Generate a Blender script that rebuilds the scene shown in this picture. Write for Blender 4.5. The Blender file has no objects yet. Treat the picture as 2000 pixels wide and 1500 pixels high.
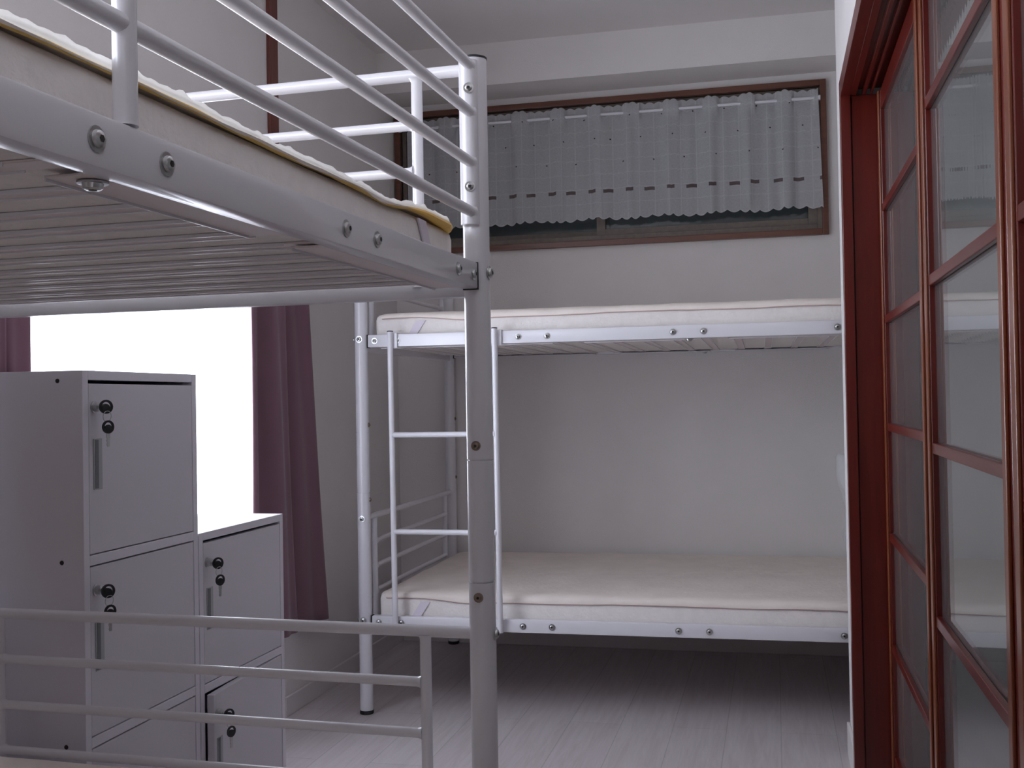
import bpy, bmesh, math, random
from mathutils import Vector, Matrix, Euler, noise
from math import sin, cos, pi, radians as RAD

random.seed(7)
S = bpy.context.scene
COL = S.collection

# ------------------------------------------------------------------ camera
YAW, PITCH, ROLL = 0.2351, 0.0152, -0.0173
cam_d = bpy.data.cameras.new('camera')
cam_d.sensor_fit = 'HORIZONTAL'
cam_d.sensor_width = 36.0
cam_d.lens = 36.0 * 2134.9 / 2000.0
cam_d.clip_start = 0.02
cam = bpy.data.objects.new('camera', cam_d)
COL.objects.link(cam)
fw = Vector((-sin(YAW) * cos(PITCH), cos(YAW) * cos(PITCH), sin(PITCH)))
rt = Vector((cos(YAW), sin(YAW), 0))
up = rt.cross(fw)
r2 = rt * cos(ROLL) + up * sin(ROLL)
u2 = up * cos(ROLL) - rt * sin(ROLL)
m = Matrix((r2, u2, -fw)).transposed().to_4x4()
m.translation = Vector((0, 0, 0.949))
cam.matrix_world = m
S.camera = cam

# ------------------------------------------------------------------ light
W = bpy.data.worlds.new('daylight')
S.world = W
W.use_nodes = True
wn = W.node_tree.nodes['Background']
wn.inputs[0].default_value = (0.83, 0.88, 1.0, 1)
wn.inputs[1].default_value = 9.0


def portal(name, loc, rot, sx, sy):
    l = bpy.data.lights.new(name, 'AREA')
    l.shape = 'RECTANGLE'
    l.size, l.size_y = sx, sy
    l.cycles.is_portal = True
    o = bpy.data.objects.new(name, l)
    o.location = loc
    o.rotation_euler = rot
    COL.objects.link(o)


# portals only steer the sky light through the two window openings
portal('sky_portal', (-1.62, 2.355, 0.99), (0, RAD(-90), 0), 1.20, 1.26)
portal('sky_portal', (-1.66, 0.15, 1.73), (0, RAD(-90), 0), 0.68, 2.12)

vs = S.view_settings
vs.view_transform = 'Standard'
vs.look = 'None'
vs.exposure = 0.30
vs.gamma = 1.0
vs.use_curve_mapping = False
S.cycles.max_bounces = 14
S.cycles.diffuse_bounces = 8
S.cycles.glossy_bounces = 6
S.cycles.transmission_bounces = 10
S.cycles.transparent_max_bounces = 16
S.cycles.caustics_refractive = False
S.cycles.caustics_reflective = False
S.cycles.sample_clamp_indirect = 4.0


# ------------------------------------------------------------------ materials
def nodemat(name):
    mt = bpy.data.materials.new(name)
    mt.use_nodes = True
    nt = mt.node_tree
    return mt, nt, nt.nodes['Principled BSDF']


def N(nt, typ, **kw):
    n = nt.nodes.new(typ)
    for k, v in kw.items():
        if k.startswith('i_'):
            key = k[2:]
            key = int(key) if key.isdigit() else key.replace('_', ' ')
            n.inputs[key].default_value = v
        else:
            setattr(n, k, v)
    return n


def mapping(nt, scale=(1, 1, 1), rot=(0, 0, 0), coord='Object'):
    tc = N(nt, 'ShaderNodeTexCoord')
    mp = N(nt, 'ShaderNodeMapping')
    mp.inputs['Scale'].default_value = scale
    mp.inputs['Rotation'].default_value = rot
    nt.links.new(tc.outputs[coord], mp.inputs['Vector'])
    return mp


def mat(name, col, rough=0.5, metal=0.0, bump=0.0, bscale=200.0, var=0.0, vscale=8.0,
        spec=0.5, coat=0.0, stretch=(1, 1, 1), col2=None, bdist=0.002):
    mt, nt, b = nodemat(name)
    b.inputs['Base Color'].default_value = (*col, 1)
    b.inputs['Roughness'].default_value = rough
    b.inputs['Metallic'].default_value = metal
    b.inputs['Specular IOR Level'].default_value = spec
    b.inputs['Coat Weight'].default_value = coat
    b.inputs['Coat Roughness'].default_value = 0.12
    if var or col2:
        mp = mapping(nt, stretch)
        no = N(nt, 'ShaderNodeTexNoise', i_Scale=vscale, i_Detail=5.0)
        nt.links.new(mp.outputs[0], no.inputs['Vector'])
        rp = N(nt, 'ShaderNodeValToRGB')
        c2 = col2 or tuple(c * (1 - var) for c in col)
        rp.color_ramp.elements[0].color = (*c2, 1)
        rp.color_ramp.elements[1].color = (*col, 1)
        rp.color_ramp.elements[0].position = 0.3
        rp.color_ramp.elements[1].position = 0.7
        nt.links.new(no.outputs['Fac'], rp.inputs['Fac'])
        nt.links.new(rp.outputs[0], b.inputs['Base Color'])
    if bump:
        mp = mapping(nt, stretch)
        no = N(nt, 'ShaderNodeTexNoise', i_Scale=bscale, i_Detail=3.0)
        nt.links.new(mp.outputs[0], no.inputs['Vector'])
        bu = N(nt, 'ShaderNodeBump', i_Strength=bump, i_Distance=bdist)
        nt.links.new(no.outputs['Fac'], bu.inputs['Height'])
        nt.links.new(bu.outputs[0], b.inputs['Normal'])
    return mt


M = {}
M['wall'] = mat('wallpaper', (0.785, 0.762, 0.748), 0.85, bump=0.35, bscale=260, spec=0.2, var=0.03)
M['ceil'] = mat('ceiling_paper', (0.74, 0.715, 0.705), 0.9, bump=0.3, bscale=180, spec=0.2)
M['base'] = mat('baseboard_white', (0.74, 0.715, 0.71), 0.4)
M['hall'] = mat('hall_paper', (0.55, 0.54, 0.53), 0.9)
M['near_brown'] = mat('unseen_wall_brown', (0.34, 0.28, 0.24), 0.5, var=0.2, vscale=6, stretch=(20, 20, 1))
M['outside'] = mat('sky_block_dark', (0.10, 0.11, 0.12), 0.9)
M['white_metal'] = mat('white_enamel', (0.77, 0.77, 0.81), 0.28, coat=0.35)
M['chrome'] = mat('zinc_bolt', (0.55, 0.56, 0.56), 0.28, metal=1.0)
M['brass'] = mat('dull_bolt', (0.30, 0.24, 0.20), 0.4, metal=0.9)
M['black'] = mat('black_plastic', (0.012, 0.012, 0.014), 0.35)
M['slat'] = mat('slat_paint', (0.76, 0.69, 0.68), 0.6)
M['slot'] = mat('slot_dark', (0.02, 0.02, 0.02), 0.6)
M['locker'] = mat('locker_board', (0.74, 0.72, 0.78), 0.42, bump=0.06, bscale=300)
M['locker_door'] = mat('locker_door_face', (0.66, 0.64, 0.69), 0.42, bump=0.06, bscale=300)
M['locker_in'] = mat('locker_inside', (0.10, 0.10, 0.11), 0.8)
M['alu'] = mat('brushed_alu', (0.42, 0.44, 0.45), 0.42, metal=0.35)
M['mattress'] = mat('mattress_knit', (0.88, 0.845, 0.815), 0.95, bump=0.55, bscale=120, spec=0.1,
                    var=0.06, vscale=40, bdist=0.003)
M['topper'] = mat('topper_cotton', (0.90, 0.83, 0.765), 0.95, bump=0.4, bscale=70, spec=0.1, var=0.07,
                  vscale=14, bdist=0.004)
M['seam'] = mat('seam_pink', (0.52, 0.40, 0.36), 0.9)
M['strap'] = mat('strap_mauve', (0.74, 0.69, 0.76), 0.85)
M['plastic_bag'] = None
M['bronze'] = mat('window_sash', (0.20, 0.165, 0.135), 0.5, var=0.2, vscale=60)
M['darkwood'] = None


def wood(name, c1, c2, rough=0.3, axis='Z', scale=1.0):
    mt, nt, b = nodemat(name)
    sc = {'Z': (60, 60, 3), 'Y': (60, 3, 60), 'X': (3, 60, 60)}[axis]
    mp = mapping(nt, tuple(s * scale for s in sc))
    no = N(nt, 'ShaderNodeTexNoise', i_Scale=1.0, i_Detail=6.0, i_Roughness=0.65, i_Distortion=0.6)
    nt.links.new(mp.outputs[0], no.inputs['Vector'])
    rp = N(nt, 'ShaderNodeValToRGB')
    rp.color_ramp.elements[0].color = (*c1, 1)
    rp.color_ramp.elements[1].color = (*c2, 1)
    rp.color_ramp.elements[0].position = 0.32
    rp.color_ramp.elements[1].position = 0.68
    nt.links.new(no.outputs['Fac'], rp.inputs['Fac'])
    nt.links.new(rp.outputs[0], b.inputs['Base Color'])
    b.inputs['Roughness'].default_value = rough
    b.inputs['Coat Weight'].default_value = 0.25
    b.inputs['Coat Roughness'].default_value = 0.2
    bu = N(nt, 'ShaderNodeBump', i_Strength=0.15, i_Distance=0.001)
    nt.links.new(no.outputs['Fac'], bu.inputs['Height'])
    nt.links.new(bu.outputs[0], b.inputs['Normal'])
    return mt


M['redwood'] = wood('red_brown_wood', (0.10, 0.008, 0.005), (0.15, 0.015, 0.009))
M['redwood_y'] = wood('red_brown_wood_rail', (0.10, 0.008, 0.005), (0.15, 0.015, 0.009), axis='Y')
M['orangewood'] = wood('orange_edge_wood', (0.19, 0.045, 0.016), (0.26, 0.075, 0.028))
M['casing'] = wood('window_casing_wood', (0.11, 0.038, 0.022), (0.16, 0.058, 0.034), axis='X')
M['pillar'] = wood('pillar_wood', (0.13, 0.036, 0.026), (0.19, 0.052, 0.038), rough=0.6)


def floor_mat():
    mt, nt, b = nodemat('pale_plank_floor')
    tc = N(nt, 'ShaderNodeTexCoord')
    mp = N(nt, 'ShaderNodeMapping')
    mp.inputs['Rotation'].default_value = (0, 0, RAD(90))
    nt.links.new(tc.outputs['Object'], mp.inputs['Vector'])
    br = N(nt, 'ShaderNodeTexBrick')
    br.inputs['Color1'].default_value = (0.63, 0.585, 0.60, 1)
    br.inputs['Color2'].default_value = (0.66, 0.62, 0.63, 1)
    br.inputs['Mortar'].default_value = (0.47, 0.45, 0.45, 1)
    br.inputs['Scale'].default_value = 1.0
    br.inputs['Mortar Size'].default_value = 0.0012
    br.inputs['Brick Width'].default_value = 0.91
    br.inputs['Row Height'].default_value = 0.151
    nt.links.new(mp.outputs[0], br.inputs['Vector'])
    mp2 = N(nt, 'ShaderNodeMapping')
    mp2.inputs['Scale'].default_value = (45, 3.0, 1)
    nt.links.new(tc.outputs['Object'], mp2.inputs['Vector'])
    no = N(nt, 'ShaderNodeTexNoise', i_Scale=1.0, i_Detail=6.0, i_Roughness=0.7, i_Distortion=0.8)
    nt.links.new(mp2.outputs[0], no.inputs['Vector'])
    rp = N(nt, 'ShaderNodeValToRGB')
    rp.color_ramp.elements[0].color = (0.86, 0.84, 0.83, 1)
    rp.color_ramp.elements[1].color = (1, 1, 1, 1)
    rp.color_ramp.elements[0].position = 0.35
    rp.color_ramp.elements[1].position = 0.62
    nt.links.new(no.outputs['Fac'], rp.inputs['Fac'])
    mx = N(nt, 'ShaderNodeMix', data_type='RGBA', blend_type='MULTIPLY')
    mx.inputs['Factor'].default_value = 1.0
    nt.links.new(br.outputs['Color'], mx.inputs['A'])
    nt.links.new(rp.outputs[0], mx.inputs['B'])
    nt.links.new(mx.outputs['Result'], b.inputs['Base Color'])
    b.inputs['Roughness'].default_value = 0.38
    bu = N(nt, 'ShaderNodeBump', i_Strength=0.12, i_Distance=0.001)
    nt.links.new(no.outputs['Fac'], bu.inputs['Height'])
    nt.links.new(bu.outputs[0], b.inputs['Normal'])
    return mt


M['floor'] = floor_mat()


def glass_mat(name, tint=(1, 1, 1), rough=0.0, ribs=False, haze=0.0):
    mt = bpy.data.materials.new(name)
    mt.use_nodes = True
    nt = mt.node_tree
    for n in list(nt.nodes):
        nt.nodes.remove(n)
    out = N(nt, 'ShaderNodeOutputMaterial')
    # Schlick reflectance from the angle of view, the same on both faces of the pane
    ge = N(nt, 'ShaderNodeNewGeometry')
    dt = N(nt, 'ShaderNodeVectorMath', operation='DOT_PRODUCT')
    nt.links.new(ge.outputs['Incoming'], dt.inputs[0])
    nt.links.new(ge.outputs['Normal'], dt.inputs[1])
    ab = N(nt, 'ShaderNodeMath', operation='ABSOLUTE')
    nt.links.new(dt.outputs['Value'], ab.inputs[0])
    om = N(nt, 'ShaderNodeMath', operation='SUBTRACT')
    om.inputs[0].default_value = 1.0
    nt.links.new(ab.outputs[0], om.inputs[1])
    pw = N(nt, 'ShaderNodeMath', operation='POWER')
    nt.links.new(om.outputs[0], pw.inputs[0])
    pw.inputs[1].default_value = 5.0
    fr = N(nt, 'ShaderNodeMath', operation='MULTIPLY_ADD')
    nt.links.new(pw.outputs[0], fr.inputs[0])
    fr.inputs[1].default_value = 0.96
    fr.inputs[2].default_value = 0.04
    tr = N(nt, 'ShaderNodeBsdfTransparent')
    tr.inputs[0].default_value = (*tint, 1)
    gl = N(nt, 'ShaderNodeBsdfGlossy', i_Roughness=rough)
    mx = N(nt, 'ShaderNodeMixShader')
    if ribs:
        mp = mapping(nt, (1, 1, 1))
        wv = N(nt, 'ShaderNodeTexWave', bands_direction='Y', i_Scale=14.0, i_Distortion=0.4)
        nt.links.new(mp.outputs[0], wv.inputs['Vector'])
        bu = N(nt, 'ShaderNodeBump', i_Strength=0.018, i_Distance=0.001)
        nt.links.new(wv.outputs['Fac'], bu.inputs['Height'])
        nt.links.new(bu.outputs[0], gl.inputs['Normal'])
    nt.links.new(fr.outputs[0], mx.inputs[0])
    nt.links.new(tr.outputs[0], mx.inputs[1])
    nt.links.new(gl.outputs[0], mx.inputs[2])
    last = mx
    if haze:                        # even white diffuse share, painted in to brighten the panes
        df = N(nt, 'ShaderNodeBsdfDiffuse')
        df.inputs[0].default_value = (0.8, 0.8, 0.8, 1)
        m2 = N(nt, 'ShaderNodeMixShader')
        m2.inputs[0].default_value = haze
        nt.links.new(mx.outputs[0], m2.inputs[1])
        nt.links.new(df.outputs[0], m2.inputs[2])
        last = m2
    nt.links.new(last.outputs[0], out.inputs[0])
    return mt


M['glass'] = glass_mat('clear_pane')
M['door_glass'] = glass_mat('door_pane', (0.93, 0.96, 0.95), 0.02, ribs=True, haze=0.055)
M['win_glass'] = glass_mat('window_pane', (0.8, 0.85, 0.85), 0.1)


def cloth_mat(name, col, trans, alpha=1.0, rough=0.9, bump=True, sheen=0.0):
    mt = bpy.data.materials.new(name)
    mt.use_nodes = True
    nt = mt.node_tree
    for n in list(nt.nodes):
        nt.nodes.remove(n)
    out = N(nt, 'ShaderNodeOutputMaterial')
    df = N(nt, 'ShaderNodeBsdfPrincipled')
    df.inputs['Base Color'].default_value = (*col, 1)
    df.inputs['Roughness'].default_value = rough
    df.inputs['Specular IOR Level'].default_value = 0.15
    df.inputs['Sheen Weight'].default_value = sheen
    tl = N(nt, 'ShaderNodeBsdfTranslucent')
    tl.inputs[0].default_value = (*col, 1)
    mx = N(nt, 'ShaderNodeMixShader')
    mx.inputs[0].default_value = trans
    nt.links.new(df.outputs[0], mx.inputs[1])
    nt.links.new(tl.outputs[0], mx.inputs[2])
    last = mx
    if alpha < 1:
        tp = N(nt, 'ShaderNodeBsdfTransparent')
        m2 = N(nt, 'ShaderNodeMixShader')
        m2.inputs[0].default_value = alpha
        nt.links.new(tp.outputs[0], m2.inputs[1])
        nt.links.new(mx.outputs[0], m2.inputs[2])
        last = m2
    nt.links.new(last.outputs[0], out.inputs[0])
    return mt, nt, df, tl, last


M['purple'] = cloth_mat('plum_curtain', (0.215, 0.118, 0.148), 0.06, sheen=0.3)[0]
M['sheer'] = cloth_mat('white_sheer', (0.92, 0.92, 0.95), 0.6, alpha=0.55)[0]
M['yellow'] = cloth_mat('yellow_edge', (0.95, 0.74, 0.26), 0.45, rough=0.3)[0]
M['ruffle'] = cloth_mat('ruffle_white', (0.93, 0.92, 0.90), 0.55)[0]
M['bag'] = cloth_mat('milky_plastic', (0.80, 0.81, 0.82), 0.35, alpha=0.9, rough=0.35)[0]


def valance_mat():
    """thin white voile: weave checks, small dots, a row of brown dashes; UV.x metres along, UV.y metres up"""
    mt, nt, df, tl, last = cloth_mat('voile_with_dashes', (0.62, 0.64, 0.65), 0.45, alpha=0.93)
    tc = N(nt, 'ShaderNodeTexCoord')
    sp = N(nt, 'ShaderNodeSeparateXYZ')
    nt.links.new(tc.outputs['UV'], sp.inputs[0])

    def mth(op, a, b=None, c=None):
        n = N(nt, 'ShaderNodeMath', operation=op)
        for i, v in enumerate((a, b, c)):
            if v is None:
                continue
            if isinstance(v, (int, float)):
                n.inputs[i].default_value = v
            else:
                nt.links.new(v, n.inputs[i])
        return n.outputs[0]
    U, V = sp.outputs[0], sp.outputs[1]

    def band(x, lo, hi):
        return mth('MULTIPLY', mth('GREATER_THAN', x, lo), mth('LESS_THAN', x, hi))
    fu = mth('FRACT', mth('DIVIDE', U, 0.078))
    dash = mth('MULTIPLY', band(fu, 0.25, 0.68), band(V, 0.095, 0.108))
    # dots on a staggered grid
    gu = mth('SUBTRACT', mth('FRACT', mth('DIVIDE', U, 0.118)), 0.5)
    row = mth('FLOOR', mth('DIVIDE', V, 0.085))
    gu2 = mth('SUBTRACT', mth('FRACT', mth('ADD', mth('DIVIDE', U, 0.118), mth('MULTIPLY', row, 0.37))), 0.5)
    gv = mth('SUBTRACT', mth('FRACT', mth('DIVIDE', V, 0.085)), 0.5)
    du = mth('MULTIPLY', gu2, 0.118)
    dv = mth('MULTIPLY', gv, 0.085)
    d2 = mth('ADD', mth('MULTIPLY', du, du), mth('MULTIPLY', dv, dv))
    dot = mth('MULTIPLY', mth('LESS_THAN', d2, 0.0000075), mth('GREATER_THAN', V, 0.15))
    # fine check of thicker threads
    cu = band(mth('FRACT', mth('DIVIDE', U, 0.052)), 0.0, 0.07)
    cv = band(mth('FRACT', mth('DIVIDE', V, 0.055)), 0.0, 0.06)
    chk = mth('MULTIPLY', mth('MAXIMUM', cu, cv), 0.05)
    no = N(nt, 'ShaderNodeTexNoise', i_Scale=160.0, i_Detail=3.0)
    nt.links.new(tc.outputs['UV'], no.inputs['Vector'])
    base = mth('ADD', mth('ADD', 0.76, chk), mth('MULTIPLY', mth('SUBTRACT', no.outputs['Fac'], 0.5), 0.25))
    cb = N(nt, 'ShaderNodeCombineColor')
    nt.links.new(base, cb.inputs[0])
    nt.links.new(mth('MULTIPLY', base, 1.02), cb.inputs[1])
    nt.links.new(mth('MULTIPLY', base, 1.04), cb.inputs[2])
    m1 = N(nt, 'ShaderNodeMix', data_type='RGBA')
    nt.links.new(mth('MAXIMUM', mth('MULTIPLY', dash, 0.85), dot), m1.inputs['Factor'])
    nt.links.new(cb.outputs[0], m1.inputs['A'])
    m1.inputs['B'].default_value = (0.12, 0.065, 0.065, 1)
    nt.links.new(m1.outputs['Result'], df.inputs['Base Color'])
    nt.links.new(m1.outputs['Result'], tl.inputs[0])
    # threads are denser than the gaps between them
    nt.links.new(mth('MINIMUM', 1.0, mth('ADD', 0.90, mth('ADD', chk, mth('MULTIPLY', dash, 0.2)))), last.inputs[0])
    return mt


M['valance'] = valance_mat()


# ------------------------------------------------------------------ object helpers
def empty(name, label=None, cat=None, loc=(0, 0, 0), rz=0.0, group=None):
    o = bpy.data.objects.new(name, None)
    o.empty_display_size = 0.05
    o.location = loc
    o.rotation_euler = (0, 0, rz)
    COL.objects.link(o)
    if label:
        o['label'] = label
    if cat:
        o['category'] = cat
    if group:
        o['group'] = group
    return o


def link(name, bm, m, parent=None, smooth=True, angle=40, loc=(0, 0, 0), rot=(0, 0, 0)):
    me = bpy.data.meshes.new(name)
    bmesh.ops.recalc_face_normals(bm, faces=bm.faces[:])
    bm.to_mesh(me)
    bm.free()
    ms = m if isinstance(m, (list, tuple)) else [m]
    for x in ms:
        me.materials.append(x)
    if smooth:
        me.shade_smooth()
        try:
            me.set_sharp_from_angle(angle=RAD(angle))
        except Exception:
            pass
    o = bpy.data.objects.new(name, me)
    o.location = loc
    o.rotation_euler = rot
    if parent is not None:
        o.parent = parent
    COL.objects.link(o)
    return o


def tag(o, label=None, cat=None, group=None, kind=None):
    for k, v in (('label', label), ('category', cat), ('group', group), ('kind', kind)):
        if v:
            o[k] = v
    return o


def box(bm, x0, x1, y0, y1, z0, z1, bev=0.0, seg=2, mi=0):
    v = [bm.verts.new(p) for p in ((x0, y0, z0), (x1, y0, z0), (x1, y1, z0), (x0, y1, z0),
                                   (x0, y0, z1), (x1, y0, z1), (x1, y1, z1), (x0, y1, z1))]
    fs = [bm.faces.new([v[i] for i in f]) for f in
          ((3, 2, 1, 0), (4, 5, 6, 7), (0, 1, 5, 4), (1, 2, 6, 5), (2, 3, 7, 6), (3, 0, 4, 7))]
    for f in fs:
        f.material_index = mi
    if bev:
        es = list({e for f in fs for e in f.edges})
        r = bmesh.ops.bevel(bm, geom=es, offset=bev, segments=seg, profile=0.5, affect='EDGES')
        for f in r['faces']:
            f.material_index = mi
    return bm


def frame_of(d):
    d = d.normalized()
    a = Vector((0, 0, 1)) if abs(d.z) < 0.9 else Vector((1, 0, 0))
    x = d.cross(a).normalized()
    return x, d.cross(x).normalized()


def sweep(bm, pts, radii, n=16, caps=True, mi=0, squash=None):
    """round tube through points with a radius for each"""
    pts = [Vector(p) for p in pts]
    if isinstance(radii, (int, float)):
        radii = [radii] * len(pts)
    rings = []
    d0 = (pts[-1] - pts[0]) if (pts[-1] - pts[0]).length > 1e-6 else pts[1] - pts[0]
    x, y = frame_of(d0)
    for i, p in enumerate(pts):
        a = pts[max(i - 1, 0)]
        b = pts[min(i + 1, len(pts) - 1)]
        d = (b - a).normalized()
        xx = (x - d * x.dot(d)).normalized()
        yy = d.cross(xx).normalized()
        ring = []
        for k in range(n):
            t = 2 * pi * k / n
            s = squash or (1, 1)
            ring.append(bm.verts.new(p + xx * cos(t) * radii[i] * s[0] + yy * sin(t) * radii[i] * s[1]))
        rings.append(ring)
    for i in range(len(rings) - 1):
        for k in range(n):
            f = bm.faces.new((rings[i][k], rings[i][(k + 1) % n], rings[i + 1][(k + 1) % n], rings[i + 1][k]))
            f.material_index = mi
    if caps:
        bm.faces.new(rings[0][::-1]).material_index = mi
        bm.faces.new(rings[-1]).material_index = mi
    return bm


def weldtube(bm, a, b, r, n=16, e=0.006, flare=1.5):
    """a tube whose ends flare out into the weld"""
    a, b = Vector(a), Vector(b)
    d = (b - a).normalized()
    sweep(bm, [a, a + d * e * 0.4, a + d * e, b - d * e, b - d * e * 0.4, b],
          [r * flare, r * (1 + (flare - 1) * 0.35), r, r, r * (1 + (flare - 1) * 0.35), r * flare], n)
    return bm


def lathe(bm, c, axis, prof, n=16, mi=0):
    """prof: list of (distance along axis, radius) from centre c"""
    axis = Vector(axis).normalized()
    sweep(bm, [Vector(c) + axis * t for t, _ in prof], [max(r, 1e-5) for _, r in prof], n, mi=mi)
    return bm


def bolt(parent, c, axis, r=0.0065, m=None, name='bolt', washer=True):
    r *= 1.15
    bm = bmesh.new()
    p = []
    if washer:
        p += [(0, r * 1.45), (0.0012, r * 1.45), (0.0014, r * 1.05)]
    h = r * 0.62
    p += [(0.0014, r), (h * 0.75 + 0.001, r * 0.92), (h + 0.001, r * 0.66), (h + 0.001, r * 0.40)]
    lathe(bm, c, axis, p, 14)
    lathe(bm, c, axis, [(h + 0.0009, r * 0.44), (h + 0.0013, r * 0.42)], 6, mi=1)  # raised black disc painted as the shade inside the bolt socket
    return link(name, bm, [m or M['chrome'], M['slot']], parent)


# ------------------------------------------------------------------ the room
XL, XLA, XR, YB, ZC = -1.464, -1.525, 0.178, 4.157, 2.293
ALC = 0.98          # right side of the sleeping alcove
YS = 3.02           # end of the right wall
YJ = 2.71           # far jamb of the glazed doors
YN = -1.6           # wall behind the camera


def struct(name, bm, m, smooth=False):
    o = link(name, bm, m, smooth=smooth)
    o['kind'] = 'structure'
    return o


bm = bmesh.new()
box(bm, -1.75, 1.6, YN - 0.1, YB + 0.1, -0.06, 0.0)
struct('floor', bm, M['floor'])
bm = bmesh.new()
box(bm, -1.75, 1.6, YN - 0.1, YB + 0.1, ZC, ZC + 0.06)
struct('ceiling', bm, M['ceil'])


def wall_x(bm, x0, x1, y0, y1, z0, z1, holes):
    """wall slab in a plane of constant x, holes as (ya, yb, za, zb) in rising y"""
    y = y0
    for a, b, c, d in holes:
        box(bm, x0, x1, y, a, z0, z1)
        box(bm, x0, x1, a, b, z0, c)
        box(bm, x0, x1, a, b, d, z1)
        y = b
    box(bm, x0, x1, y, y1, z0, z1)


# left wall: recessed part with two windows, then the flush part beyond the pillar
bm = bmesh.new()
wall_x(bm, XLA - 0.10, XLA, YN, 1.64, 0, ZC, [(-0.90, 1.20, 1.40, 2.06)])
wall_x(bm, XLA - 0.10, XL, 1.64, YB + 0.1, 0, ZC, [(1.735, 2.975, 0.40, 1.58)])
struct('wall_left', bm, M['wall'])
bm = bmesh.new()
box(bm, XL, XL + 0.012, 3.014, 3.07, 0.30, ZC, 0.002)
struct('trim_1', bm, M['pillar'])

# back wall with the high window
WX0, WX1, WZ0, WZ1 = -1.435, 0.187, 1.558, 2.083
bm = bmesh.new()
box(bm, XL, WX0, YB, YB + 0.12, 0, ZC)
box(bm, WX1, ALC + 0.1, YB, YB + 0.12, 0, ZC)
box(bm, WX0, WX1, YB, YB + 0.12, 0, WZ0)
box(bm, WX0, WX1, YB, YB + 0.12, WZ1, ZC)
struct('wall_back', bm, M['wall'])
bm = bmesh.new()
box(bm, XL, ALC, YB - 0.2, YB, 2.135, ZC)
struct('trim_2', bm, M['wall'])          # ceiling beam over the window
# right wall with the door opening, then the alcove return
HZ = 1.70
DY0 = -0.11
bm = bmesh.new()
box(bm, XR, XR + 0.13, YJ + 0.03, YS, 0, ZC)
box(bm, XR, XR + 0.13, DY0 - 0.03, YJ + 0.03, HZ, ZC)
box(bm, XR, XR + 0.13, YN, DY0 - 0.03, 0, ZC)
box(bm, XR + 0.13, ALC, YS - 0.10, YS, 0, ZC)
box(bm, ALC, ALC + 0.1, YS - 0.10, YB + 0.1, 0, ZC)
struct('wall_right', bm, M['wall'])
bm = bmesh.new()
box(bm, -1.75, 1.6, YN - 0.1, YN, 0, ZC)
struct('wall_near', bm, M['near_brown'])  # unseen wall, its brown tone put in to cut bounce light
# dim hall behind the glazed doors
bm = bmesh.new()
box(bm, 1.45, 1.55, YN, YS - 0.10, 0, ZC)
box(bm, XR + 0.131, 1.45, YS - 0.14, YS - 0.101, 0, ZC)
struct('wall_hall', bm, M['hall'])

# baseboards
bm = bmesh.new()
box(bm, XL, XL + 0.009, 3.07, YB, 0, 0.06, 0.002)
struct('baseboard_left', bm, M['base'])
bm = bmesh.new()
box(bm, XL + 0.009, ALC, YB - 0.009, YB, 0, 0.06, 0.002)
struct('baseboard_back', bm, M['base'])
bm = bmesh.new()
box(bm, XR - 0.008, XR, YJ + 0.0, YS + 0.008, 0, 0.085, 0.002)
struct('baseboard_right', bm, M['base'])


# ---- high window in the back wall
def rect_frame(bm, x0, x1, z0, z1, y0, y1, w, wb=None, wt=None, bev=0.0015):
    wb = wb or w
    wt = wt or w
    box(bm, x0, x0 + w, y0, y1, z0, z1, bev)
    box(bm, x1 - w, x1, y0, y1, z0, z1, bev)
    box(bm, x0 + w, x1 - w, y0, y1, z0, z0 + wb, bev)
    box(bm, x0 + w, x1 - w, y0, y1, z1 - wt, z1, bev)


bm = bmesh.new()
rect_frame(bm, WX0 - 0.022, WX1 + 0.020, WZ0 - 0.022, WZ1 + 0.022, YB - 0.022, YB + 0.05, 0.022)
win = struct('window_1', bm, M['casing'])
bm = bmesh.new()
rect_frame(bm, WX0, WX1, WZ0, WZ1, YB + 0.008, YB + 0.11, 0.018, 0.022, 0.03)
link('window_frame', bm, M['bronze'], win, smooth=False)
for i, (a, b, y) in enumerate(((-0.655, WX1 - 0.016, YB + 0.030), (WX0 + 0.016, -0.610, YB + 0.066))):
    bm = bmesh.new()
    rect_frame(bm, a, b, WZ0 + 0.018, WZ1 - 0.025, y, y + 0.028, 0.034, 0.03, 0.03)
    s = link('sash', bm, M['bronze'], win, smooth=False)
    bm = bmesh.new()
    box(bm, a + 0.03, b - 0.03, y + 0.012, y + 0.016, WZ0 + 0.045, WZ1 - 0.05)
    link('pane', bm, M['win_glass'], s, smooth=False)
bm = bmesh.new()
box(bm, XL, ALC, YB + 0.45, YB + 0.5, 1.2, ZC + 0.1)
box(bm, XL, ALC, YB + 0.12, YB + 0.45, 1.2, 1.25)
box(bm, XL, ALC, YB + 0.12, YB + 0.45, ZC + 0.05, ZC + 0.1)
box(bm, XL - 0.05, XL, YB + 0.12, YB + 0.5, 1.2, ZC + 0.1)
box(bm, ALC, ALC + 0.05, YB + 0.12, YB + 0.5, 1.2, ZC + 0.1)
struct('wall_sky_block', bm, M['outside'])  # closed dark box added to keep sky light from the high window


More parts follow.
